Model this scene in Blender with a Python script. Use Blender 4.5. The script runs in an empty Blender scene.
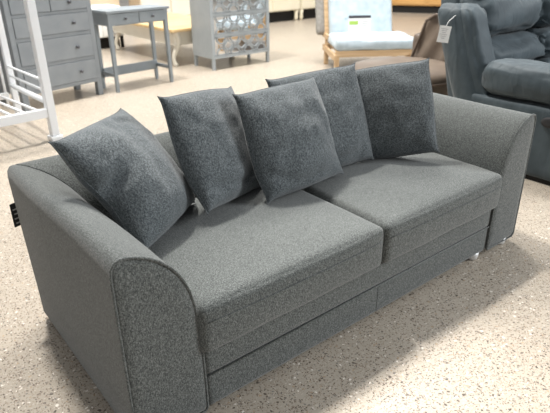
import bpy, bmesh, math, random
from mathutils import Vector, Matrix, noise
random.seed(7)
C = bpy.context.scene.collection
sc = bpy.context.scene
PI = math.pi
# ------------------------------------------------------------------ camera
cam_d = bpy.data.cameras.new('camera'); cam = bpy.data.objects.new('camera', cam_d); C.objects.link(cam)
r_ = Vector((0.77935143, -0.62647532, -0.01183323)); u_ = Vector((0.27530338, 0.32539764, 0.90461286)); f_ = Vector((0.56286713, 0.70826905, -0.42606989))
cam.matrix_world = Matrix(((r_.x, u_.x, -f_.x, -0.37564936), (r_.y, u_.y, -f_.y, -1.1096653), (r_.z, u_.z, -f_.z, 1.30781403), (0, 0, 0, 1)))
cam_d.sensor_width = 36; cam_d.lens = 541.529 / 550 * 36
cam_d.clip_start = 0.05; cam_d.clip_end = 200
cam_d.dof.use_dof = True; cam_d.dof.focus_distance = 1.95; cam_d.dof.aperture_fstop = 4.2
sc.camera = cam
# ------------------------------------------------------------------ world and lights
w = bpy.data.worlds.new('World'); sc.world = w; w.use_nodes = True
bg = w.node_tree.nodes['Background']; bg.inputs[0].default_value = (0.97, 0.985, 1.0, 1); bg.inputs[1].default_value = 0.43
def ceiling_or_fill_lamp(name, loc, aim, power, sx, sy, col):
    d = bpy.data.lights.new(name, 'AREA'); d.shape = 'RECTANGLE'; d.size = sx; d.size_y = sy; d.energy = power; d.color = col
    o = bpy.data.objects.new(name, d); C.objects.link(o); o.location = loc
    o.rotation_euler = (Vector(aim) - Vector(loc)).to_track_quat('-Z', 'Y').to_euler()
    return o
ceiling_or_fill_lamp('ceiling_or_fill_lamp', (0.7, 3.9, 7.6), (0.8, 1.2, 0), 740, 0.7, 0.5, (1.0, 0.97, 0.92))
ceiling_or_fill_lamp('ceiling_or_fill_lamp', (4.6, 4.4, 7.0), (1.6, 1.0, 0), 260, 1.0, 0.8, (1.0, 0.98, 0.95))
ceiling_or_fill_lamp('ceiling_or_fill_lamp', (4.2, 5.0, 7.0), (4.8, 8.0, 0), 850, 6, 6, (1.0, 0.97, 0.93))  # unseen broad fill, placed to brighten the background furniture fronts
ceiling_or_fill_lamp('ceiling_or_fill_lamp', (6.5, -4.0, 3.6), (1.6, 0.3, 0.4), 430, 2.5, 2.5, (0.93, 0.97, 1.0))  # cool fill added from the front right to lift the sofa's vertical faces
sd_ = bpy.data.lights.new('floor_patch_spot', 'SPOT'); sd_.energy = 1150; sd_.spot_size = 0.23; sd_.spot_blend = 0.7; sd_.shadow_soft_size = 0.12; sd_.color = (1.0, 0.97, 0.93)  # spot added to brighten the floor patch in front of the sofa
so_ = bpy.data.objects.new('floor_patch_spot', sd_); C.objects.link(so_); so_.location = (0.75, 2.6, 6.0)
so_.rotation_euler = (Vector((0.74, -0.62, 0)) - Vector(so_.location)).to_track_quat('-Z', 'Y').to_euler()
sc.view_settings.view_transform = 'Standard'; sc.view_settings.look = 'None'
sc.view_settings.exposure = 0.0; sc.view_settings.gamma = 1.0; sc.view_settings.use_curve_mapping = False

# ------------------------------------------------------------------ materials
def mat(name, col, rough=0.6, spec=0.5, metal=0.0, sheen=0.0):
    m = bpy.data.materials.new(name); m.use_nodes = True
    b = m.node_tree.nodes['Principled BSDF']
    b.inputs['Base Color'].default_value = (*col, 1); b.inputs['Roughness'].default_value = rough
    b.inputs['Specular IOR Level'].default_value = spec; b.inputs['Metallic'].default_value = metal
    b.inputs['Sheen Weight'].default_value = sheen
    return m, m.node_tree, b
def N(t, kind, **kw):
    n = t.nodes.new(kind)
    for k, v in kw.items():
        if k in n.inputs: n.inputs[k].default_value = v
        else: setattr(n, k, v)
    return n
def ramp(t, stops, interp='LINEAR'):
    n = t.nodes.new('ShaderNodeValToRGB'); e = n.color_ramp.elements; n.color_ramp.interpolation = interp
    while len(e) < len(stops): e.new(0.5)
    for i, (p, c) in enumerate(stops): e[i].position = p; e[i].color = (*c, 1)
    return n
def noisy(name, c1, c2, scale, rough=0.6, spec=0.4, bump=0.0, stretch=(1, 1, 1), detail=3, sheen=0, dist=0.002, lo=0.35, hi=0.65):
    m, t, b = mat(name, c1, rough, spec, sheen=sheen)
    tc = N(t, 'ShaderNodeTexCoord'); mp = N(t, 'ShaderNodeMapping'); mp.inputs['Scale'].default_value = stretch
    t.links.new(tc.outputs['Object'], mp.inputs[0])
    nz = N(t, 'ShaderNodeTexNoise', Scale=scale, Detail=detail); t.links.new(mp.outputs[0], nz.inputs['Vector'])
    rp = ramp(t, [(lo, c1), (hi, c2)]); t.links.new(nz.outputs['Fac'], rp.inputs[0]); t.links.new(rp.outputs[0], b.inputs['Base Color'])
    if bump:
        bp = N(t, 'ShaderNodeBump', Strength=bump, Distance=dist); t.links.new(nz.outputs['Fac'], bp.inputs['Height']); t.links.new(bp.outputs[0], b.inputs['Normal'])
    return m
def fabric(name, dark, mid, light, s=1.0):
    m, t, b = mat(name, mid, 0.92, 0.18, sheen=0.25)
    b.inputs['Sheen Roughness'].default_value = 0.5
    tc = N(t, 'ShaderNodeTexCoord')
    outs = []
    for st, sca in (((1.15, 1.15, 0.28), 330), ((0.5, 1.1, 1.1), 330)):
        mp = N(t, 'ShaderNodeMapping'); mp.inputs['Scale'].default_value = st; mp.inputs['Rotation'].default_value = (0.35, 0.28, 0.22); mp.inputs['Location'].default_value = (3.17, 1.73, 2.41); t.links.new(tc.outputs['Object'], mp.inputs[0])
        nz = N(t, 'ShaderNodeTexNoise', Scale=sca * s, Detail=1, Roughness=0.5); t.links.new(mp.outputs[0], nz.inputs['Vector']); outs.append(nz)
    mx = N(t, 'ShaderNodeMath', operation='ADD'); t.links.new(outs[0].outputs['Fac'], mx.inputs[0]); t.links.new(outs[1].outputs['Fac'], mx.inputs[1])
    hf = N(t, 'ShaderNodeMath', operation='MULTIPLY'); hf.inputs[1].default_value = 0.5; t.links.new(mx.outputs[0], hf.inputs[0])
    rp = ramp(t, [(0.38, dark), (0.5, mid), (0.62, light)]); t.links.new(hf.outputs[0], rp.inputs[0])
    t.links.new(rp.outputs[0], b.inputs['Base Color'])
    bp = N(t, 'ShaderNodeBump', Strength=0.45, Distance=0.0015); t.links.new(hf.outputs[0], bp.inputs['Height']); t.links.new(bp.outputs[0], b.inputs['Normal'])
    return m
M = {}
M['fabric'] = fabric('grey_weave', (0.034, 0.039, 0.038), (0.094, 0.102, 0.098), (0.20, 0.211, 0.204), 1.35)
M['pillow'] = fabric('grey_weave_cushion', (0.030, 0.037, 0.041), (0.090, 0.103, 0.109), (0.205, 0.225, 0.232), 1.3)
M['black'] = mat('black_fabric_tag', (0.02, 0.02, 0.022), 0.7)[0]
M['tagprint'] = mat('pale_print', (0.45, 0.45, 0.44), 0.7)[0]
M['clear'] = mat('milky_plastic', (0.80, 0.80, 0.79), 0.25)[0]
M['cardwhite'] = mat('card_white', (0.85, 0.85, 0.83), 0.6)[0]
M['green'] = mat('print_green', (0.36, 0.55, 0.10), 0.6)[0]
M['print'] = mat('print_dark', (0.05, 0.05, 0.06), 0.6)[0]
M['grayprint'] = mat('print_grey', (0.45, 0.45, 0.46), 0.6)[0]
M['whitemetal'] = mat('white_metal', (0.80, 0.82, 0.84), 0.35)[0]
M['greypaint'] = noisy('grey_paint', (0.225, 0.245, 0.262), (0.26, 0.28, 0.295), 6, 0.45)
M['deskpaint'] = noisy('blue_grey_paint', (0.235, 0.265, 0.285), (0.27, 0.30, 0.32), 6, 0.4)
M['darkpaint'] = noisy('charcoal_paint', (0.09, 0.10, 0.11), (0.11, 0.12, 0.13), 6, 0.5)
M['chestpaint'] = noisy('pale_grey_paint', (0.33, 0.36, 0.375), (0.37, 0.40, 0.415), 6, 0.4)
M['knob'] = mat('pewter', (0.10, 0.10, 0.11), 0.4, metal=0.7)[0]
M['mirror'] = mat('mirror', (0.74, 0.75, 0.76), 0.03, metal=1.0)[0]
M['cream'] = noisy('cream_paint', (0.72, 0.66, 0.50), (0.76, 0.70, 0.55), 3, 0.5)
M['creampale'] = noisy('pale_cream_paint', (0.72, 0.68, 0.58), (0.77, 0.73, 0.63), 3, 0.5)
M['whitepaint'] = mat('white_paint', (0.86, 0.86, 0.84), 0.5)[0]
M['tan'] = noisy('tan_board', (0.60, 0.49, 0.35), (0.66, 0.54, 0.40), 3, 0.6)
M['bluefab'] = noisy('pale_blue_cotton', (0.40, 0.48, 0.53), (0.47, 0.55, 0.60), 14, 0.9, 0.15, sheen=0.2, bump=0.25, dist=0.01)
M['greyfab'] = noisy('taupe_felt', (0.26, 0.25, 0.23), (0.33, 0.32, 0.30), 30, 0.95, 0.1)
def wood(name, a, b_, scale=9):
    return noisy(name, a, b_, scale, 0.5, 0.4, stretch=(0.25, 1, 4), detail=5)
M['pine'] = wood('pine', (0.50, 0.34, 0.19), (0.64, 0.46, 0.28))
M['oak'] = wood('oak', (0.62, 0.43, 0.20), (0.75, 0.55, 0.29))
M['orange'] = wood('honey_wood', (0.55, 0.30, 0.10), (0.66, 0.38, 0.14))
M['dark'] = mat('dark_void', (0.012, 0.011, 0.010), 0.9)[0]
M['leather'] = noisy('tan_leather', (0.15, 0.115, 0.088), (0.20, 0.158, 0.122), 5, 0.42, 0.5, bump=0.3, dist=0.01)
M['leatherdk'] = noisy('brown_leather', (0.10, 0.075, 0.058), (0.15, 0.115, 0.09), 7, 0.42, 0.5, bump=0.4, dist=0.01)
def suede():
    m, t, b = mat('slate_suede', (0.06, 0.08, 0.092), 0.62, 0.3, sheen=0.12)
    tc = N(t, 'ShaderNodeTexCoord')
    n1 = N(t, 'ShaderNodeTexNoise', Scale=7.0, Detail=4); t.links.new(tc.outputs['Object'], n1.inputs['Vector'])
    rp = ramp(t, [(0.3, (0.036, 0.051, 0.060)), (0.7, (0.062, 0.083, 0.095))]); t.links.new(n1.outputs['Fac'], rp.inputs[0]); t.links.new(rp.outputs[0], b.inputs['Base Color'])
    mp = N(t, 'ShaderNodeMapping'); mp.inputs['Rotation'].default_value = (0.2, 0.5, 0.3); mp.inputs['Scale'].default_value = (1, 1, 0.35)
    t.links.new(tc.outputs['Object'], mp.inputs[0])
    n2 = N(t, 'ShaderNodeTexNoise', Scale=16.0, Detail=2, Distortion=0.6); t.links.new(mp.outputs[0], n2.inputs['Vector'])
    bp = N(t, 'ShaderNodeBump', Strength=0.5, Distance=0.015); t.links.new(n2.outputs['Fac'], bp.inputs['Height']); t.links.new(bp.outputs[0], b.inputs['Normal'])
    return m
M['suede'] = suede()
def terrazzo():
    m, t, b = mat('terrazzo', (0.6, 0.55, 0.48), 0.30, 0.45)
    tc = N(t, 'ShaderNodeTexCoord')
    wn = N(t, 'ShaderNodeTexNoise', Scale=1.3, Detail=3); t.links.new(tc.outputs['Object'], wn.inputs['Vector'])
    base = ramp(t, [(0.3, (0.41, 0.358, 0.292)), (0.7, (0.47, 0.415, 0.345))]); t.links.new(wn.outputs['Fac'], base.inputs[0])
    prev = base.outputs[0]
    jit = N(t, 'ShaderNodeTexNoise', Scale=70.0, Detail=1); t.links.new(tc.outputs['Object'], jit.inputs['Vector'])
    va = N(t, 'ShaderNodeVectorMath', operation='MULTIPLY_ADD'); va.inputs[1].default_value = (0.016, 0.016, 0.0)
    t.links.new(jit.outputs['Color'], va.inputs[0]); t.links.new(tc.outputs['Object'], va.inputs[2])
    for scale, cut, keep, cols in ((120, 0.32, 0.42, [(0.0, (0.10, 0.075, 0.055)), (0.4, (0.17, 0.12, 0.085)), (0.6, (0.36, 0.30, 0.24)), (0.8, (0.16, 0.15, 0.14))]),
                                   (72, 0.27, 0.20, [(0.0, (0.09, 0.07, 0.055)), (0.35, (0.42, 0.31, 0.21)), (0.55, (0.78, 0.73, 0.66)), (0.85, (0.22, 0.19, 0.16))]),
                                   (230, 0.36, 0.35, [(0.0, (0.26, 0.20, 0.15)), (0.5, (0.62, 0.56, 0.48)), (0.7, (0.34, 0.28, 0.22))])):
        vo = N(t, 'ShaderNodeTexVoronoi', Scale=scale); vo.voronoi_dimensions = '2D'; t.links.new(va.outputs[0], vo.inputs['Vector'])
        sep = N(t, 'ShaderNodeSeparateColor'); t.links.new(vo.outputs['Color'], sep.inputs[0])
        a = N(t, 'ShaderNodeMath', operation='LESS_THAN'); a.inputs[1].default_value = cut; t.links.new(vo.outputs['Distance'], a.inputs[0])
        k = N(t, 'ShaderNodeMath', operation='LESS_THAN'); k.inputs[1].default_value = keep; t.links.new(sep.outputs[0], k.inputs[0])
        mm = N(t, 'ShaderNodeMath', operation='MULTIPLY'); t.links.new(a.outputs[0], mm.inputs[0]); t.links.new(k.outputs[0], mm.inputs[1])
        cr = ramp(t, cols, 'CONSTANT'); t.links.new(sep.outputs[1], cr.inputs[0])
        mix = N(t, 'ShaderNodeMix', data_type='RGBA'); t.links.new(mm.outputs[0], mix.inputs['Factor']); t.links.new(prev, mix.inputs['A']); t.links.new(cr.outputs[0], mix.inputs['B'])
        prev = mix.outputs['Result']
    t.links.new(prev, b.inputs['Base Color'])
    return m
M['terrazzo'] = terrazzo()

# ------------------------------------------------------------------ helpers
def link(name, bm, m, parent=None, smooth=True, loc=None, mods=()):
    me = bpy.data.meshes.new(name); bmesh.ops.recalc_face_normals(bm, faces=bm.faces[:]); bm.to_mesh(me); bm.free()
    ms = m if isinstance(m, (list, tuple)) else [m]
    for x in ms: me.materials.append(x)
    for p in me.polygons: p.use_smooth = smooth
    o = bpy.data.objects.new(name, me); C.objects.link(o)
    if parent: o.parent = parent
    if loc is not None: o.location = loc
    return o
def thing(name, label, cat, loc=(0, 0, 0), rz=0, group=None):
    o = bpy.data.objects.new(name, None); C.objects.link(o); o.location = loc; o.rotation_euler = (0, 0, rz); o.empty_display_size = 0.1
    tag(o, label, cat, group); return o
def tag(o, label, cat, group=None):
    o['label'] = label; o['category'] = cat
    if group: o['group'] = group
    return o
def bevel_mod(o, wd, seg=2):
    md = o.modifiers.new('bevel', 'BEVEL'); md.width = wd; md.segments = seg; md.limit_method = 'ANGLE'; md.angle_limit = 0.6
    return o
def add_box(bm, c, s, M4=None, mi=0):
    vs = []
    for dx in (-.5, .5):
        for dy in (-.5, .5):
            for dz in (-.5, .5):
                v = Vector((c[0] + dx * s[0], c[1] + dy * s[1], c[2] + dz * s[2]))
                vs.append(bm.verts.new(M4 @ v if M4 else v))
    for q in ((0, 1, 3, 2), (4, 6, 7, 5), (0, 4, 5, 1), (2, 3, 7, 6), (0, 2, 6, 4), (1, 5, 7, 3)):
        bm.faces.new([vs[i] for i in q]).material_index = mi
def box(name, c, s, m, parent=None, bev=0.003, M4=None):
    bm = bmesh.new(); add_box(bm, c, s, M4); o = link(name, bm, m, parent, smooth=False)
    if bev: bevel_mod(o, bev)
    return o
def boxes(name, lst, m, parent=None, bev=0.002, M4=None):
    bm = bmesh.new()
    for c, s in lst: add_box(bm, c, s, M4)
    o = link(name, bm, m, parent, smooth=False)
    if bev: bevel_mod(o, bev)
    return o
def span(x0, x1, y0, y1, z0, z1): return (((x0 + x1) / 2, (y0 + y1) / 2, (z0 + z1) / 2), (abs(x1 - x0), abs(y1 - y0), abs(z1 - z0)))
def add_tube(bm, pts, r, n=8, closed=False, cap=True):
    pts = [Vector(p) for p in pts]; rings = []
    L = len(pts); rr = r if isinstance(r, (list, tuple)) else [r] * L
    ref = None
    for i, p in enumerate(pts):
        if closed: t = pts[(i + 1) % L] - pts[(i - 1) % L]
        else: t = pts[min(i + 1, L - 1)] - pts[max(i - 1, 0)]
        t.normalize()
        if ref is None: ref = t.orthogonal().normalized()
        ref = (ref - t * ref.dot(t)).normalized(); b = t.cross(ref)
        rings.append([bm.verts.new(p + (ref * math.cos(2 * PI * k / n) + b * math.sin(2 * PI * k / n)) * rr[i]) for k in range(n)])
    for i in range(L if closed else L - 1):
        a, b2 = rings[i], rings[(i + 1) % L]
        for k in range(n): bm.faces.new((a[k], a[(k + 1) % n], b2[(k + 1) % n], b2[k]))
    if cap and not closed:
        bm.faces.new(rings[0][::-1]); bm.faces.new(rings[-1])
def tube(name, pts, r, m, parent=None, n=8, closed=False):
    bm = bmesh.new(); add_tube(bm, pts, r, n, closed); return link(name, bm, m, parent)
def add_lathe(bm, prof, M4=None, n=16):
    rings = []
    for r, z in prof:
        rings.append([bm.verts.new((M4 or Matrix()) @ Vector((r * math.cos(2 * PI * k / n), r * math.sin(2 * PI * k / n), z))) for k in range(n)])
    for a, b in zip(rings, rings[1:]):
        for k in range(n): bm.faces.new((a[k], a[(k + 1) % n], b[(k + 1) % n], b[k]))
    bm.faces.new(rings[0][::-1]); bm.faces.new(rings[-1])
def soft_box(name, c, s, r, m, parent=None, n=(14, 14, 8), puff=None, M4=None, warp=None):
    """rounded box; puff(u,v,w)->Vector offset in unit coords; M4 placed afterwards"""
    bm = bmesh.new(); hx, hy, hz = s[0] / 2, s[1] / 2, s[2] / 2; verts = {}
    nx, ny, nz = n
    def dens(i, k): # cluster samples near the edges
        t = -1 + 2 * i / k; return math.copysign(1 - (1 - abs(t)) ** 1.5, t)
    def V(i, j, k):
        key = (i, j, k)
        if key in verts: return verts[key]
        u, v, w_ = dens(i, nx), dens(j, ny), dens(k, nz)
        p = Vector((u * hx, v * hy, w_ * hz)); q = Vector((max(-hx + r, min(hx - r, p.x)), max(-hy + r, min(hy - r, p.y)), max(-hz + r, min(hz - r, p.z))))
        d = p - q
        if d.length > 1e-9: p = q + d.normalized() * r
        if puff: p = p + puff(u, v, w_)
        p = p + Vector(c)
        if warp: p = warp(p)
        if M4: p = M4 @ p
        verts[key] = bm.verts.new(p); return verts[key]
    def face(a, b, c_, d): bm.faces.new((a, b, c_, d))
    for i in range(nx):
        for j in range(ny):
            for k in (0, nz): face(V(i, j, k), V(i + 1, j, k), V(i + 1, j + 1, k), V(i, j + 1, k))
    for i in range(nx):
        for k in range(nz):
            for j in (0, ny): face(V(i, j, k), V(i + 1, j, k), V(i + 1, j, k + 1), V(i, j, k + 1))
    for j in range(ny):
        for k in range(nz):
            for i in (0, nx): face(V(i, j, k), V(i, j + 1, k), V(i, j + 1, k + 1), V(i, j, k + 1))
    return link(name, bm, m, parent)
def frame_mat(origin, xdir):
    x = Vector((*xdir, 0)).normalized(); y = Vector((-x.y, x.x, 0))
    return math.atan2(x.y, x.x)

# ------------------------------------------------------------------ the setting
bm = bmesh.new(); add_box(bm, (5, 5, -0.05), (60, 60, 0.1)); fo = link('floor', bm, M['terrazzo'], smooth=False); fo['kind'] = 'structure'

# ------------------------------------------------------------------ the sofa
W, D, ZB = 2.0, 0.854, 0.03
# cross-section of arm and back: (distance from the outer face, height)
PROF = [(0.012, ZB), (0.0, ZB + 0.012), (0.0, 0.15), (0.0, 0.30), (0.0, 0.45), (0.0, 0.56), (0.0, 0.60), (0.003, 0.622), (0.012, 0.637), (0.028, 0.643), (0.048, 0.641), (0.068, 0.635), (0.088, 0.627), (0.106, 0.617), (0.126, 0.603),
        (0.144, 0.586), (0.165, 0.563), (0.183, 0.536), (0.198, 0.504), (0.209, 0.472), (0.217, 0.435), (0.223, 0.391), (0.228, 0.33), (0.231, 0.263), (0.233, 0.15), (0.233, ZB + 0.01), (0.225, ZB)]
def corner(o, rr0=0.03):
    return max(rr0 - o, 0.004)
def arm_bm(mirror):
    bm = bmesh.new(); rings = []
    def X(o): return W - o if mirror else o
    flare = 0.010 * (1 if mirror else -1)
    cz = 0.3; co = 0.12
    # front panel: slightly domed and rounded off
    for yy, sh in ((-0.004, 0.35), (-0.004, 0.7), (-0.002, 0.93), (0.0015, 0.975), (0.006, 0.995)):
        rings.append([(X(co + (o - co) * sh), yy, cz + (z - cz) * sh) for o, z in PROF])
    for yy in (0.015, 0.06, 0.15, 0.25, 0.35, 0.45, 0.52, 0.57):
        rings.append([(X(o + 0.004 * math.sin(yy * 7) * (z > .3)), yy, z) for o, z in PROF])
    for a in range(7):
        th = PI - (PI / 4) * a / 6; ring = []
        for o, z in PROF:
            rr = corner(o); cx, cy = o + rr, D - o - rr
            ring.append((X(cx + rr * math.cos(th)), cy + rr * math.sin(th) + 0.030 * z / 0.64, z))
        rings.append(ring)
    rings = [[(x + flare * max(0, (z - .1) / .54) * min(1, max(0, y) / .6), y, z) for x, y, z in r] for r in rings]
    vr = [[bm.verts.new(p) for p in r] for r in rings]
    k = len(PROF)
    for a, b in zip(vr, vr[1:]):
        for i in range(k): bm.faces.new((a[i], a[(i + 1) % k], b[(i + 1) % k], b[i]))
    for end in (vr[0], vr[-1]): bm.faces.new(end)
    return bm
def back_bm():
    bm = bmesh.new(); rings = []
    for a in range(7):
        th = PI * 0.75 - (PI / 4) * a / 6
        rings.append([((o + corner(o)) + corner(o) * math.cos(th), D - o - corner(o) + corner(o) * math.sin(th) + 0.030 * z / 0.64, z) for o, z in PROF])
    for s in range(1, 16):
        t = s / 16
        rings.append([(0.25 + 1.5 * t, D - o + 0.030 * z / 0.64 + (0.004 * math.sin(t * 25) if o > .02 else 0), z - 0.006 * math.sin(PI * t) * (z > .55)) for o, z in PROF])
    for a in range(7):
        th = PI * 0.5 - (PI / 4) * a / 6
        rings.append([(W - (o + corner(o)) + corner(o) * math.cos(th), D - o - corner(o) + corner(o) * math.sin(th) + 0.030 * z / 0.64, z) for o, z in PROF])
    vr = [[bm.verts.new(p) for p in r] for r in rings]; k = len(PROF)
    for a, b in zip(vr, vr[1:]):
        for i in range(k): bm.faces.new((a[i], a[(i + 1) % k], b[(i + 1) % k], b[i]))
    bm.faces.new(vr[0][::-1]); bm.faces.new(vr[-1])
    return bm
sofa = thing('sofa', 'large two seater sofa in charcoal grey woven fabric with low rounded arms, in the foreground', 'sofa')
for mir in (False, True):
    arm = link('arm', arm_bm(mir), M['fabric'], sofa)
    X = (lambda o: W - o) if mir else (lambda o: o)
    ring = [(X(o), 0.001, z) for o, z in PROF]
    tube('piping', ring, 0.0042, M['fabric'], arm, 6, True)
    # the mitred seam where arm meets back
    seam = [(X(o) - (0.01 if not mir else -0.01) * 0.6, D - o + 0.030 * z / 0.64, z + 0.0005) for o, z in PROF[11:21]]
    tube('corner_seam', seam, 0.0028, M['fabric'], arm, 6)
link('backrest', back_bm(), M['fabric'], sofa)
# base between the arms: upper rail and plinth with the seam between
base = soft_box('base_rail', (1.0, 0.32, 0.203), (1.532, 0.63, 0.095), 0.010, M['fabric'], sofa, (20, 8, 6))
pl = soft_box('base_block', (1.0, 0.322, 0.092), (1.532, 0.632, 0.124), 0.008, M['fabric'], sofa, (20, 8, 6))
tube('seam', [(0.234, 0.004, 0.1545), (1.766, 0.004, 0.1545)], 0.0028, M['fabric'], pl, 6)
tube('seam', [(1.008, 0.006, 0.152), (1.008, 0.006, 0.035)], 0.0016, M['fabric'], pl, 6)
# seat cushions
def seat_puff(sd):
    def f(u, v, w_):
        d = Vector((0, 0, 0)); k = (1 - u * u) * (1 - v * v)
        if w_ > 0: d.z += 0.020 * k ** 0.6 * w_
        d.y -= 0.010 * max(0, -v) * (1 - w_ * w_) * (1 - u ** 4)
        d.z += 0.004 * noise.noise(Vector((u * 2.2 + sd, v * 2.2, w_)))
        return d
    return f
for i, (x0, x1) in enumerate(((0.222, 0.998), (1.002, 1.778))):
    sc_ = soft_box('seat_cushion', ((x0 + x1) / 2, 0.315, 0.334), (x1 - x0, 0.67, 0.168), 0.026, M['fabric'], sofa, (30, 26, 12), seat_puff(i * 5.3))
    y = -0.0225
    tube('seam', [(x0 + 0.02 + (x1 - x0 - 0.04) * t / 20, -0.0228 - 0.0078 * (1 - (2 * t / 20 - 1) ** 4), 0.366) for t in range(21)], 0.0016, M['fabric'], sc_, 6)
for x, y in ((0.12, 0.05), (1.70, 0.032), (1.93, 0.030), (0.1, 0.78), (1.9, 0.78)):
    bm = bmesh.new(); add_lathe(bm, [(0.020, 0), (0.026, 0.004), (0.030, 0.028), (0.030, 0.034)], Matrix.Translation((x, y, 0)), 20); link('foot', bm, M['clear'], sofa)
# black care tag sewn to the rear edge of the arm
T = Matrix.Translation((0.012, 0.880, 0.45)) @ Matrix.Rotation(0.35, 4, 'Z')
ct = box('care_tag', (-0.012, 0.0, 0.0), (0.050, 0.0025, 0.092), M['black'], sofa, 0, T)
boxes('printed_mark', [((-0.018, -0.002, 0.022 - 0.018 * i), (0.026 - 0.006 * (i % 2), 0.001, 0.005)) for i in range(4)], M['tagprint'], ct, 0, T)

# ------------------------------------------------------------------ scatter cushions
def pillow_bm(S, T_, seed, creases=(), dent=0.0):
    bm = bmesh.new(); n = 30
    def co(i): 
        t = -1 + 2 * i / n; return math.copysign(1 - (1 - abs(t)) ** 1.35, t)
    grid = {}
    for side in (-1, 1):
        for i in range(n + 1):
            for j in range(n + 1):
                edge = i in (0, n) or j in (0, n)
                if side == 1 and edge: grid[(1, i, j)] = grid[(-1, i, j)]; continue
                u, v = co(i), co(j)
                x = S / 2 * u * (1 - (0.060 * (1 - math.exp(-(1 - abs(v)) / 0.10)) - 0.035 * (1 - v * v)) * abs(u) ** 1.5) + S / 2 * dent * math.exp(-((v + 0.2) / 0.5) ** 2) * max(0, -u) ** 1.5
                z = S / 2 * v * (1 - (0.060 * (1 - math.exp(-(1 - abs(u)) / 0.10)) - 0.035 * (1 - u * u)) * abs(v) ** 1.5)
                e = max(0.0, (1 - u * u) * (1 - v * v))
                th = T_ / 2 * (0.80 * e ** 0.36 + 0.20 * e) * (1 - 0.14 * v)
                wr = noise.noise(Vector((u * 2.6 + seed, v * 2.6, side * 3.1)))
                wr2 = noise.noise(Vector((u * 7 + seed, v * 5, side * 1.7 + seed)))
                th += (0.012 * wr + 0.004 * wr2) * min(1, e * 3)
                # corner gathers
                cd = math.hypot(abs(u) - 1, abs(v) - 1)
                ang = math.atan2(1 - abs(v), 1 - abs(u) + 1e-6)
                th += 0.006 * math.sin(ang * 12 + seed) * math.exp(-cd * 4) * min(1, e * 10)
                for (a0, b0, a1, b1, dep, wd, sd_) in creases:
                    if sd_ != side: continue
                    dx, dz = a1 - a0, b1 - b0; L2 = dx * dx + dz * dz
                    tt = max(0, min(1, ((u - a0) * dx + (v - b0) * dz) / L2)); dd = math.hypot(u - a0 - tt * dx, v - b0 - tt * dz)
                    th -= dep * math.exp(-(dd / wd) ** 2) * (0.3 + 0.7 * math.sin(PI * min(1, tt + 0.15)))
                sway = 0.012 * math.sin(u * 2.1 + seed) * v + 0.006 * math.sin(v * 2.7 + seed * 2)
                curl = (0.0 if seed == 1.3 else -0.018) * max(0, abs(u) - 0.55) * max(0, -v - 0.5) / 0.22
                sway += curl
                grid[(side, i, j)] = bm.verts.new((x, side * max(th, 0.0) * (0.6 if side == 1 else 1.0) + sway, z))
        for i in range(n):
            for j in range(n):
                q = [grid[(side, a, b)] for a, b in ((i, j), (i + 1, j), (i + 1, j + 1), (i, j + 1))]
                try: bm.faces.new(q if side == -1 else q[::-1])
                except ValueError: pass
    border = [grid[(-1, i, 0)].co.copy() for i in range(n)] + [grid[(-1, n, j)].co.copy() for j in range(n)] + [grid[(-1, n - i, n)].co.copy() for i in range(n)] + [grid[(-1, 0, n - j)].co.copy() for j in range(n)]
    return bm, border
CU = [ # centre, yaw, lean, roll, size, thickness, seed, creases (front side is -1), label
 ((0.310, 0.548, 0.615), 0.671, 0.673, 0.029, 0.445, 0.24, 1.3, ((-1.05, 0.0, -0.38, 0.14, 0.062, 0.10, -1), (0.30, 0.80, 0.72, 0.66, 0.020, 0.06, -1)), 'grey scatter cushion slumped over the near arm in the corner of the sofa'),
 ((0.679, 0.575, 0.635), 0.441, 0.419, 0.141, 0.440, 0.19, 4.1, ((-0.8, -0.62, 0.2, -0.72, 0.016, 0.07, -1), (0.1, -0.75, 0.8, -0.55, 0.012, 0.06, -1)), 'grey scatter cushion second from the near arm, behind the upright middle one'),
 ((0.968, 0.478, 0.634), 0.044, 0.441, -0.013, 0.430, 0.18, 7.7, ((-0.9, -0.55, -0.3, -0.78, 0.014, 0.06, -1), (-0.2, -0.86, 0.4, -0.80, 0.010, 0.06, -1)), 'grey scatter cushion upright at the middle, foremost of the five'),
 ((1.209, 0.543, 0.640), -0.198, 0.368, -0.049, 0.440, 0.155, 2.9, ((-0.1, -0.8, 0.6, -0.75, 0.010, 0.07, -1),), 'grey scatter cushion partly hidden behind the right side of the foremost cushion'),
 ((1.523, 0.454, 0.640), -0.791, 0.277, -0.161, 0.425, 0.150, 5.2, ((0.0, -0.85, 0.6, -0.8, 0.010, 0.07, -1),), 'grey scatter cushion standing nearest the far arm of the sofa')]
for (c, yaw, lean, roll, S, T_, seed, cr, lab) in CU:
    bm, border = pillow_bm(S, T_, seed, cr, 0.20 if seed == 1.3 else 0.0)
    o = link('scatter_cushion', bm, M['pillow'])
    Rm = Matrix.Rotation(yaw, 4, 'Z') @ Matrix.Rotation(-lean, 4, 'X') @ Matrix.Rotation(roll, 4, 'Y')
    o.matrix_world = Matrix.Translation(c) @ Rm
    tag(o, lab, 'cushion', 'scatter cushions on the grey sofa')
    tube('edge_seam', border, 0.0022, M['pillow'], o, 5, True)

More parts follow.
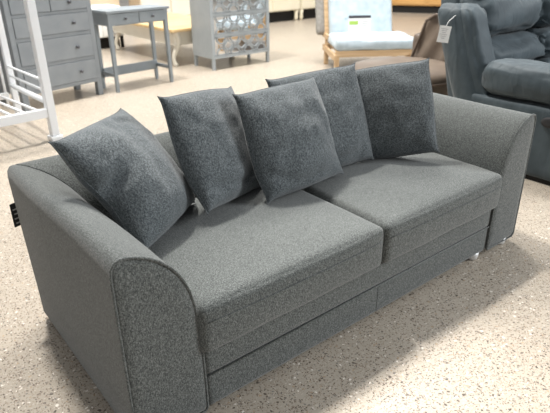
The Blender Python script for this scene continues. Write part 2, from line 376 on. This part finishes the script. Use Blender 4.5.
# ------------------------------------------------------------------ reclining sofa on the right (x from 2.79, faces -y)
rc = thing('reclining_sofa', 'slate blue suede reclining sofa with padded arms on the right, cut by the frame', 'sofa', (2.79, 0, 0))
def seg_noise(sd, amp=0.012):
    return lambda u, v, w_: Vector((0, 0, 0)) + Vector((0, -1, 0)) * 0.0 + Vector((noise.noise(Vector((u * 2 + sd, v * 2, w_ * 2))), noise.noise(Vector((u * 2, v * 2 + sd, w_ * 2))), noise.noise(Vector((u * 2, v * 2, w_ * 2 + sd))))) * amp
def recl_arm(x0, x1, outer):
    s = -1 if outer else 1
    side = soft_box('side_panel', ((x0 + x1) / 2, 0.42, 0.245), (x1 - x0, 1.0, 0.43), 0.02, M['suede'], rc, (8, 16, 8))
    soft_box('arm_pad', ((x0 + x1) / 2, 0.30, 0.575), (x1 - x0 + 0.03, 0.98, 0.215), 0.095, M['suede'], rc, (12, 24, 10), seg_noise(2 + x0, 0.014))
    return side
side = recl_arm(0.0, 0.24, True)
recl_arm(1.86, 2.10, False)
bm = bmesh.new(); add_lathe(bm, [(0.030, 0), (0.036, 0.004), (0.036, 0.012), (0.018, 0.014)], Matrix.Translation((-0.0, 0.285, 0.385)) @ Matrix.Rotation(-PI / 2, 4, 'Y') @ Matrix.Diagonal((0.85, 1.3, 1, 1)), 20)
link('recline_lever', bm, M['black'], side)
# leaning wing at the outer end of the back
def lean_warp(y0, z0, k): return lambda p: Vector((p.x, p.y + (p.z - z0) * k - 0.10 * max(0, p.z - z0) ** 2, p.z))
def wing(xc):
    a = soft_box('back_wing', (xc - 0.03, 0.945, 0.53), (0.21, 0.25, 0.92), 0.10, M['suede'], rc, (10, 10, 26), seg_noise(3.3, 0.012), warp=lean_warp(0, 0.6, 0.42))
    b = soft_box('wing_roll', (xc + 0.005, 0.865, 0.57), (0.23, 0.19, 0.84), 0.09, M['suede'], rc, (10, 10, 26), seg_noise(6.1, 0.014), warp=lean_warp(0, 0.6, 0.42))
wing(0.13); wing(1.97)
for x0 in (0.245, 1.055):
    xc = x0 + 0.40
    soft_box('back_shell', (xc, 1.16, 0.55), (0.80, 0.16, 0.98), 0.05, M['suede'], rc, (12, 6, 12), None, warp=lean_warp(0, 0.6, 0.26))
    for zc, h, dy in ((0.915, 0.325, 0.0), (0.64, 0.215, -0.015), (0.455, 0.15, -0.02)):
        soft_box('back_cushion', (xc, 1.02 + dy, zc), (0.79, 0.26, h), 0.125 if h > .3 else h / 2 - .003, M['suede'], rc, (22, 12, 14), (lambda f: (lambda u, v, w_: f(u, v, w_) + Vector((0, -0.055 * (1 - w_ * w_) * (1 - abs(u) ** 3) * (v < 0), 0)) + Vector((0, 0.010 * math.sin(w_ * 9 + u * 4) * math.exp(-((abs(u) - 1) / 0.35) ** 2), 0))))(seg_noise(zc * 9 + x0, 0.018)), warp=lean_warp(0, 0.6, 0.26))
    soft_box('seat_cushion', (xc, 0.42, 0.38), (0.80, 0.98, 0.22), 0.08, M['suede'], rc, (16, 16, 8), seg_noise(x0 * 4, 0.015))
    soft_box('footrest', (xc, -0.10, 0.23), (0.79, 0.10, 0.36), 0.04, M['suede'], rc, (12, 6, 8), seg_noise(x0 * 7, 0.01))
boxes('underframe', [span(0.02, 2.08, 0.0, 0.9, 0.0, 0.05)], M['dark'], rc, 0)
# swing tag hanging on the wing
ht = thing('swing_tag', 'white paper swing tag hanging from the slate sofa back', 'tag', (2.72, 1.02, 0.845))
HT = Matrix.Rotation(-0.75, 4, 'Z') @ Matrix.Rotation(0.12, 4, 'Y') @ Matrix.Scale(0.82, 4)
tg = boxes('card', [((0, 0, -0.035), (0.088, 0.002, 0.125))], M['cardwhite'], ht, 0, HT)
boxes('printed_text', [((-0.005, -0.0015, 0.005 - 0.014 * i), (0.055 - 0.012 * (i % 3), 0.0008, 0.004)) for i in range(6)], M['grayprint'], tg, 0, HT)
tube('string', [HT @ Vector((0, 0, 0.025)), (0.03, 0.0, 0.05), (0.10, -0.01, 0.09)], 0.002, M['cardwhite'], ht, 5)

# ------------------------------------------------------------------ tan leather footstool and chair behind
fs = thing('footstool', 'round tan leather footstool just behind the far arm of the grey sofa', 'footstool', (3.38, 1.84, 0))
bm = bmesh.new(); add_lathe(bm, [(0.40, 0.05), (0.43, 0.08), (0.445, 0.25), (0.46, 0.34), (0.455, 0.385), (0.43, 0.415), (0.36, 0.435), (0.20, 0.447), (0.02, 0.45)], None, 48); link('padded_drum', bm, M['leather'], fs)
tube('piping', [(0.462 * math.cos(a * PI / 24), 0.462 * math.sin(a * PI / 24), 0.35) for a in range(48)], 0.007, M['leatherdk'], fs, 6, True)
for a in range(4):
    bm = bmesh.new(); add_lathe(bm, [(0.02, 0), (0.03, 0.06)], Matrix.Translation((0.3 * math.cos(a * PI / 2 + .7), 0.3 * math.sin(a * PI / 2 + .7), 0)), 12); link('foot', bm, M['dark'], fs)
ch = thing('armchair', 'tan leather armchair with creased folded back, beside the slate reclining sofa', 'armchair', (4.24, 1.80, 0), 0)
def fold(u, v, w_): return Vector((0.02 * math.sin(v * 9 + w_ * 3), 0.0, 0.01 * noise.noise(Vector((u, v * 4, w_ * 4)))))
soft_box('backrest', (-0.30, 0.0, 0.475), (0.14, 0.62, 0.62), 0.05, M['leather'], ch, (8, 20, 18), fold, warp=lambda p: Vector((p.x + (p.z - .5) * 0.10, p.y - (p.z - .5) * 0.32, p.z)))
tube('edge_piping', [(-0.375 + (z - .5) * 0.10, 0.30 - (z - .5) * 0.32, z) for z in (0.2, 0.3, 0.4, 0.5, 0.6, 0.68, 0.73)] + [(-0.35, 0.14, 0.785), (-0.35, -0.1, 0.79)], 0.014, M['leatherdk'], ch, 8)
soft_box('seat', (0.08, 0.0, 0.30), (0.66, 0.62, 0.26), 0.06, M['leather'], ch, (14, 14, 6))
for sy in (-1, 1):
    soft_box('arm', (0.08, sy * 0.37, 0.34), (0.74, 0.13, 0.52), 0.055, M['leatherdk'], ch, (14, 6, 10))
for sx, sy in ((-.28, -.36), (.38, -.36), (-.28, .36), (.38, .36)):
    bm = bmesh.new(); add_lathe(bm, [(0.018, 0), (0.026, 0.19)], Matrix.Translation((sx, sy, 0)), 12); link('foot', bm, M['dark'], ch)

# ------------------------------------------------------------------ futon chair
fa = -0.60
fu = thing('futon_chair', 'pale blue futon chair on a low pine frame, price card on its seat', 'chair', (4.07, 3.35, 0), fa)
FW = 0.93
def soft_n(sd, a=0.01): return lambda u, v, w_: Vector((0, 0, 1)) * (0.012 * (1 - u * u) * (1 - v * v) * (w_ > 0)) + Vector((noise.noise(Vector((u * 2 + sd, v * 2, w_))), noise.noise(Vector((u * 2, v * 2 + sd, w_))), noise.noise(Vector((u * 2, v * 2, sd + w_)))) ) * a
soft_box('seat_cushion', (FW / 2, 0.30, 0.345), (FW, 0.62, 0.13), 0.05, M['bluefab'], fu, (18, 16, 6), soft_n(1))
BT = Matrix.Translation((FW / 2 - 0.05, 0.60, 0.36)) @ Matrix.Rotation(-0.36, 4, 'X')
bc = soft_box('back_cushion', (0, 0.0, 0.36), (FW - 0.16, 0.14, 0.76), 0.055, M['bluefab'], fu, (18, 8, 18), lambda u, v, w_: Vector((0, -0.018 * (1 - u * u) * (1 - w_ * w_) * (v < 0), 0)) + Vector((0, 1, 0)) * 0.012 * noise.noise(Vector((u * 3, v, w_ * 3))), M4=BT)
for x in (-0.2, 0.2):
    for z in (0.2, 0.5): boxes('button', [((x, -0.085, z), (0.018, 0.012, 0.018))], M['bluefab'], bc, 0.003, BT)
boxes('front_rail', [span(0.0, FW, 0.02, 0.05, 0.21, 0.28)], M['pine'], fu)
boxes('rear_rail', [span(0.0, FW, 0.62, 0.65, 0.21, 0.28)], M['pine'], fu)
boxes('seat_slats', [span(0.02, FW - 0.02, 0.08 + 0.11 * i, 0.15 + 0.11 * i, 0.265, 0.285) for i in range(5)], M['pine'], fu)
for x in (0.0, FW - 0.05):
    boxes('leg', [span(x, x + 0.05, 0.02, 0.09, 0, 0.21)], M['pine'], fu)
    boxes('leg', [span(x, x + 0.05, 0.75, 0.82, 0, 0.24)], M['pine'], fu)
    boxes('side_rail', [span(x - 0.012, x + 0.012, 0.0, 0.86, 0.17, 0.24)], M['pine'], fu)
    boxes('stretcher', [span(x - 0.012, x + 0.012, 0.5, 0.90, 0.33, 0.39)], M['pine'], fu)
boxes('back_frame', [((x, 0.10, 0.33), (0.05, 0.03, 0.82)) for x in (-0.40, 0.0, 0.40)] + [((0, 0.125, z), (0.84, 0.02, 0.06)) for z in (0.1, 0.3, 0.5, 0.7)], M['pine'], fu, 0.002, BT)
soft_box('folded_mattress', (-0.06, 0.21, 0.40), (FW - 0.02, 0.11, 0.66), 0.045, M['greyfab'], fu, (14, 6, 14), None, M4=BT)
pc = thing('price_card', 'small white price card with green block leaning on the pale blue futon', 'sign', (4.07 + 0.33 * math.cos(fa) - 0.30 * math.sin(fa), 3.35 + 0.33 * math.sin(fa) + 0.30 * math.cos(fa), 0.428), fa)
PT = Matrix.Rotation(-0.15, 4, 'X') @ Matrix.Scale(1.3, 4)
pc1 = boxes('card', [((0, 0, 0.07), (0.20, 0.004, 0.155))], M['cardwhite'], pc, 0, PT)
boxes('header_strip', [((0, -0.003, 0.143), (0.20, 0.002, 0.022))], M['print'], pc1, 0, PT)
boxes('green_block', [((-0.055, -0.003, 0.092), (0.08, 0.002, 0.030))], M['green'], pc1, 0, PT)
for i in range(4): boxes('printed_line', [((0.045, -0.003, 0.105 - 0.02 * i), (0.07 - 0.015 * (i % 2), 0.0015, 0.005))], M['grayprint'], pc1, 0, PT)
for i in range(2): boxes('printed_line', [((-0.06, -0.003, 0.05 - 0.018 * i), (0.05, 0.0015, 0.004))], M['grayprint'], pc1, 0, PT)

# ------------------------------------------------------------------ white metal bunk bed (left)
bk = thing('bunk_bed', 'white metal bunk bed frame with open slats, at the left edge', 'bed', (0.815, 3.13, 0), math.atan2(0.10, 0.995))
L, DP = 1.75, 0.84
def leg(x, y, s=0.07):
    lg = boxes('post', [span(x - s / 2, x + s / 2, y - s / 2, y + s / 2, 0.02, 1.78)], M['whitemetal'], bk, 0.006)
    boxes('foot_plate', [span(x - s / 2 - 0.015, x + s / 2 + 0.015, y - s / 2 - 0.015, y + s / 2 + 0.015, 0, 0.035)], M['whitemetal'], lg, 0.006)
leg(0, 0, 0.062); leg(0.05, DP, 0.05); leg(-L, 0, 0.076); leg(-L, DP, 0.05)
tube('corner_bar', [(-0.02, DP, 0.1), (-0.02, DP, 1.7)], 0.012, M['whitemetal'], bk)
for z0 in (0.185, 1.46):
    boxes('front_rail', [span(-L, 0, -0.02, 0.02, z0, z0 + 0.068)], M['whitemetal'], bk, 0.004)
    boxes('rear_rail', [span(-L, 0, DP - 0.02, DP + 0.02, z0, z0 + 0.05)], M['whitemetal'], bk, 0.004)
    for i in range(17):
        x = -0.085 - i * 0.095
        tube('slat_bar', [(x, 0, z0 + 0.055), (x, DP, z0 + 0.04)], 0.011, M['whitemetal'], bk)
for x, dx in ((0, 0.04), (-L, 0)):
    for z, r in ((0.29, 0.022), (0.375, 0.010), (0.455, 0.010), (1.55, 0.012), (1.64, 0.012)):
        tube('end_rail', [(x, 0, z), (x + dx, DP, z)], r, M['whitemetal'], bk)
tube('guard_rail', [(0, 0, 1.66), (-L, 0, 1.66)], 0.013, M['whitemetal'], bk)

# ------------------------------------------------------------------ grey chest of drawers behind the bunk
da = math.atan2(0.235, 0.97)
dr = thing('chest_of_drawers', 'tall mid grey painted chest of drawers with small dark knobs, behind the white bunk', 'chest of drawers', (1.71, 4.32, 0), da)
DW, DD = 0.86, 0.45   # runs to -x from the near right corner
boxes('carcass', [span(-DW, 0, 0.012, DD, 0.14, 1.06), span(-DW, 0, 0.0, 0.012, 0.14, 0.175), span(-0.05, 0, 0, 0.012, 0.175, 1.06), span(-DW, -DW + 0.05, 0, 0.012, 0.175, 1.06)] + [span(-DW + 0.05, -0.05, 0.002, 0.012, a, b) for a, b in ((0.367, 0.398), (0.606, 0.640), (0.81, 0.838), (1.02, 1.06))], M['greypaint'], dr, 0.003)
boxes('top', [span(-DW - 0.02, 0.02, -0.02, DD + 0.01, 1.06, 1.085)], M['greypaint'], dr, 0.004)
for x in (-0.028, -DW + 0.028):
    for y in (0.028, DD - 0.028): boxes('leg', [span(x - 0.028, x + 0.028, y - 0.028, y + 0.028, 0, 0.14)], M['greypaint'], dr, 0.003)
def knob(parent, x, y, z, r=0.016):
    bm = bmesh.new(); add_lathe(bm, [(r * .5, 0), (r * .45, 0.012), (r, 0.018), (r * .95, 0.026), (r * .5, 0.031)], Matrix.Translation((x, y, z)) @ Matrix.Rotation(PI / 2, 4, 'X'), 14); link('knob', bm, M['knob'], parent)
for z0, z1, cols in ((0.178, 0.364, 1), (0.401, 0.603, 1), (0.643, 0.807, 1), (0.841, 1.017, 2)):
    if cols == 1:
        d = boxes('drawer', [span(-DW + 0.053, -0.053, -0.006, 0.012, z0, z1)], M['greypaint'], dr, 0.003)
        for x in (-0.228, -0.632): knob(d, x, -0.006, (z0 + z1) / 2)
    else:
        for x0, x1 in ((-0.428, -0.053), (-DW + 0.053, -0.434)):
            d = boxes('drawer', [span(x0, x1, -0.006, 0.012, z0, z1)], M['greypaint'], dr, 0.003); knob(d, (x0 + x1) / 2, -0.006, (z0 + z1) / 2 - 0.02)
# darker unit further left
dk = thing('cabinet', 'charcoal cabinet seen through the bars of the bunk at the left edge', 'cabinet', (0.70, 4.72, 0), da)
boxes('body', [span(-0.9, 0, 0, 0.4, 0.08, 0.95)], M['darkpaint'], dk, 0.004)
for x0, x1 in ((-0.88, -0.455), (-0.445, -0.02)):
    d = boxes('door', [span(x0, x1, -0.015, 0, 0.11, 0.92)], M['darkpaint'], dk, 0.004); knob(d, x1 - 0.05 if x0 < -0.5 else x0 + 0.05, -0.015, 0.6, 0.012)
boxes('base_block', [span(-0.86, -0.04, 0.04, 0.38, 0, 0.08)], M['dark'], dk, 0)

# ------------------------------------------------------------------ blue grey console desk
dskA = math.atan2(0.115, 0.993)
de = thing('console_desk', 'slim blue grey console desk with two drawers and a low shelf', 'desk', (1.84, 4.27, 0), dskA)
LW, LD = 0.70, 0.32
boxes('tabletop', [span(-0.02, LW + 0.02, -0.02, LD + 0.02, 0.775, 0.80)], M['deskpaint'], de, 0.003)
boxes('drawer_case', [span(0.0, LW, 0.01, LD, 0.655, 0.775)], M['deskpaint'], de, 0.002)
for x0, x1 in ((0.035, LW / 2 - 0.008), (LW / 2 + 0.008, LW - 0.035)):
    d = boxes('drawer', [span(x0, x1, 0.0, 0.012, 0.668, 0.768)], M['deskpaint'], de, 0.002); knob(d, (x0 + x1) / 2, 0.0, 0.718, 0.013)
for sx, x in ((-1, 0.02), (1, LW - 0.02)):
    for sy, y in ((-1, 0.02), (1, LD - 0.02)):
        bm = bmesh.new(); a, b = 0.021, 0.015
        vs = [bm.verts.new((x + ex * a, y + ey * a, 0.775)) for ex, ey in ((-1, -1), (1, -1), (1, 1), (-1, 1))] + [bm.verts.new((x + sx * .008 + ex * b, y + sy * .004 + ey * b, 0)) for ex, ey in ((-1, -1), (1, -1), (1, 1), (-1, 1))]
        for q in ((0, 1, 5, 4), (1, 2, 6, 5), (2, 3, 7, 6), (3, 0, 4, 7), (0, 3, 2, 1), (4, 5, 6, 7)): bm.faces.new([vs[i] for i in q])
        link('leg', bm, M['deskpaint'], de, smooth=False)
for x in (0.02, LW - 0.02): boxes('stretcher', [span(x - 0.012, x + 0.012, 0.03, LD - 0.03, 0.15, 0.185)], M['deskpaint'], de, 0.002)
boxes('shelf', [span(0.02, LW - 0.02, LD - 0.06, LD - 0.03, 0.12, 0.215)], M['deskpaint'], de, 0.002)

# ------------------------------------------------------------------ mirrored chest with fretwork
mc = thing('mirrored_chest', 'pale grey chest of drawers with fretwork over mirrored drawer fronts', 'chest of drawers', (3.21, 4.57, 0), 0)
MW, MD = 0.875, 0.455
rows = [(0.172, 0.384), (0.418, 0.625), (0.659, 0.866), (0.895, 1.076)]
boxes('carcass', [span(0, MW, 0.02, MD, 0.135, 1.11), span(0, 0.035, 0, 0.02, 0.135, 1.11), span(MW - 0.035, MW, 0, 0.02, 0.135, 1.11), span(0.035, MW - 0.035, 0, 0.02, 0.135, 0.168)] + [span(0.035, MW - 0.035, 0, 0.02, a[1] + 0.004, b[0] - 0.004) for a, b in zip(rows, rows[1:])] + [span(0.035, MW - 0.035, 0, 0.02, 1.08, 1.11)], M['chestpaint'], mc, 0.002)
boxes('top', [span(-0.015, MW + 0.015, -0.015, MD + 0.01, 1.11, 1.135)], M['chestpaint'], mc, 0.003)
for x in (0.022, MW - 0.022):
    for y in (0.022, MD - 0.022): boxes('leg', [span(x - 0.018, x + 0.018, y - 0.018, y + 0.018, 0, 0.135)], M['chestpaint'], mc, 0.003)
for z0, z1 in rows:
    xa, xb = 0.038, MW - 0.038
    d = boxes('drawer', [span(xa, xb, 0.008, 0.019, z0, z1)], M['mirror'], mc, 0)
    bm = bmesh.new()
    def flat(pts, closed=False, wd=0.015):
        pts = [Vector((p[0], 0, p[1])) for p in pts]; n = len(pts)
        for i in range(n if closed else n - 1):
            a, b = pts[i], pts[(i + 1) % n]; dd = (b - a); ln = dd.length; dd.normalize(); ang = math.atan2(dd.z, dd.x)
            T4 = Matrix.Translation(((a.x + b.x) / 2, 0.003, (a.z + b.z) / 2)) @ Matrix.Rotation(-ang, 4, 'Y')
            add_box(bm, (0, 0, 0), (ln + wd * .4, 0.010, wd), T4)
    zc = (z0 + z1) / 2; hz = (z1 - z0) / 2; step = (xb - xa) / 4
    flat([(xa, z0 + .006), (xb, z0 + .006), (xb, z1 - .006), (xa, z1 - .006)], True, 0.012)
    for i in range(4):
        cx = xa + step * (i + 0.5)
        for sz in (-1, 1):   # arches from the top and bottom rail
            flat([(cx + a * step, zc + sz * b * hz) for a, b in ((-.34, 1.0), (-.30, .62), (-.14, .26), (.14, .26), (.30, .62), (.34, 1.0))], False, 0.017)
        flat([(cx - step * .15, zc), (cx + step * .15, zc)], False, 0.014)
    for i in range(5):
        cx = xa + step * i
        if i in (0, 4): continue
        flat([(cx - step * .36, zc), (cx, zc + hz * .55), (cx + step * .36, zc), (cx, zc - hz * .55)], True, 0.015)
        for sz in (-1, 1): flat([(cx, zc + sz * hz * .5), (cx, zc + sz * hz)], False, 0.012)
    link('fretwork', bm, M['chestpaint'], d, smooth=False)

# ------------------------------------------------------------------ cream table with wood top (behind the desk)
tb = thing('side_table', 'cream painted table with oak top and curved legs, behind the console desk', 'table', (2.97, 5.075, 0), 0)
TW, TD = 1.0, 1.88
boxes('tabletop', [span(-0.03, TW, -0.03, TD, 0.425, 0.462)], M['oak'], tb, 0.008)
boxes('apron', [span(0.02, TW - 0.02, 0.02, 0.05, 0.26, 0.425), span(0.02, 0.05, 0.05, TD - 0.03, 0.26, 0.425), span(TW - 0.05, TW - 0.02, 0.05, TD - 0.03, 0.26, 0.425), span(0.05, TW - 0.05, TD - 0.06, TD - 0.03, 0.26, 0.425)], M['creampale'], tb, 0.003)
for x in (0.06, TW - 0.08):
    for y in (0.06, TD - 0.08):
        pts = []; rr = []
        for i in range(13):
            t = i / 12; z = 0.425 * (1 - t); pts.append((x + 0.03 * math.sin(t * PI * 1.9), y - 0.018 * math.sin(t * PI * 1.9), max(z, 0.0))); rr.append(0.060 - 0.034 * math.sin(min(1, t * 1.15) * PI / 2) + (0.016 if t > .93 else 0))
        bm = bmesh.new(); add_tube(bm, pts, rr, 12); link('leg', bm, M['creampale'], tb)
# long cream sideboard on top row behind
sb = thing('sideboard', 'long cream sideboard standing far behind the console desk', 'sideboard', (4.6, 9.3, 0), 0)
boxes('body', [span(0, 2.0, 0, 0.5, 0.12, 1.0)], M['tan'], sb, 0.004)
for i in range(3):
    d = boxes('door', [span(0.02 + i * 0.66, 0.65 + i * 0.66, -0.02, 0, 0.14, 0.96)], M['creampale'], sb, 0.004); knob(d, 0.08 + i * 0.66, -0.02, 0.55)
boxes('base_block', [span(0.05, 1.95, 0.05, 0.45, 0, 0.12)], M['dark'], sb, 0)
wc = thing('white_cabinet', 'small bright white cabinet seen under the left end of the console desk', 'cabinet', (2.55, 7.06, 0), 0)
boxes('body', [span(0, 0.66, 0, 0.45, 0.17, 0.60)], M['whitepaint'], wc, 0.004)
for x0 in (0.01, 0.335): 
    d = boxes('door', [span(x0, x0 + 0.315, -0.015, 0, 0.18, 0.59)], M['whitepaint'], wc, 0.003); knob(d, x0 + 0.16, -0.015, 0.45, 0.012)
for x in (0.03, 0.63):
    for y in (0.03, 0.42): boxes('leg', [span(x - 0.02, x + 0.02, y - 0.02, y + 0.02, 0, 0.17)], M['dark'], wc, 0)
boxes('base_block', [span(0.05, 0.61, 0.08, 0.40, 0, 0.17)], M['dark'], wc, 0)  # dark block stands in for the shadow under the raised body
bb = thing('tall_cupboard', 'tan board cupboard at the very back above the console desk', 'cupboard', (1.2, 9.8, 0), 0)
boxes('body', [span(0, 3.2, 0, 0.6, 0.0, 1.6)], M['tan'], bb, 0.004)
for i in range(4): boxes('door', [span(0.02 + i * 0.8, 0.78 + i * 0.8, -0.02, 0, 0.12, 1.55)], M['tan'], bb, 0.004)

# cream cabinets at the back centre
for i, (x, wd, lab) in enumerate(((6.0, 1.47, 'cream cabinet at the back, left of the pair beside the mirrored chest'), (7.5, 1.6, 'cream cabinet at the back, right of the pair, behind the futon chair'))):
    cb = thing('cream_cabinet', lab, 'cabinet', (x, 7.85, 0), 0, 'cream cabinets at the back')
    boxes('body', [span(0, wd, 0, 0.5, 0.21, 1.1)], M['cream'], cb, 0.004)
    for k in range(2):
        d = boxes('door', [span(0.02 + k * wd / 2, wd / 2 - 0.01 + k * wd / 2, -0.02, 0, 0.23, 1.08)], M['cream'], cb, 0.004); knob(d, wd / 2 + (k * 2 - 1) * 0.06, -0.02, 0.7)
    for fx in (0.05, wd - 0.06):
        for fy in (0.05, 0.45):
            bm = bmesh.new(); add_lathe(bm, [(0.030, 0), (0.045, 0.06), (0.04, 0.13), (0.055, 0.21)], Matrix.Translation((fx, fy, 0)), 14); link('foot', bm, M['cream'], cb)
    boxes('base_block', [span(0.08, wd - 0.08, 0.12, 0.48, 0, 0.21)], M['dark'], cb, 0)  # near-black block between the feet in place of the shaded gap
# honey wood cabinet at the back right
oa = math.atan2(6.0 - 7.9, 10.85 - 9.8)
oc = thing('wooden_cabinet', 'honey coloured wooden cabinet at the back, above the tan armchair', 'cabinet', (9.7, 8.05, 0), oa)
boxes('body', [span(0, 2.1, 0, 0.5, 0.16, 1.0)], M['orange'], oc, 0.005)
for i in range(3): 
    d = boxes('door', [span(0.03 + i * 0.69, 0.68 + i * 0.69, -0.02, 0, 0.19, 0.96)], M['orange'], oc, 0.004); knob(d, 0.1 + i * 0.69, -0.02, 0.55)
boxes('base_block', [span(0.05, 2.0, 0.05, 0.45, 0, 0.16)], M['dark'], oc, 0)  # dark filling that paints the shaded gap below the cabinet
boxes('end_post', [span(2.02, 2.12, -0.03, 0.07, 0, 1.0)], M['oak'], oc, 0.004)
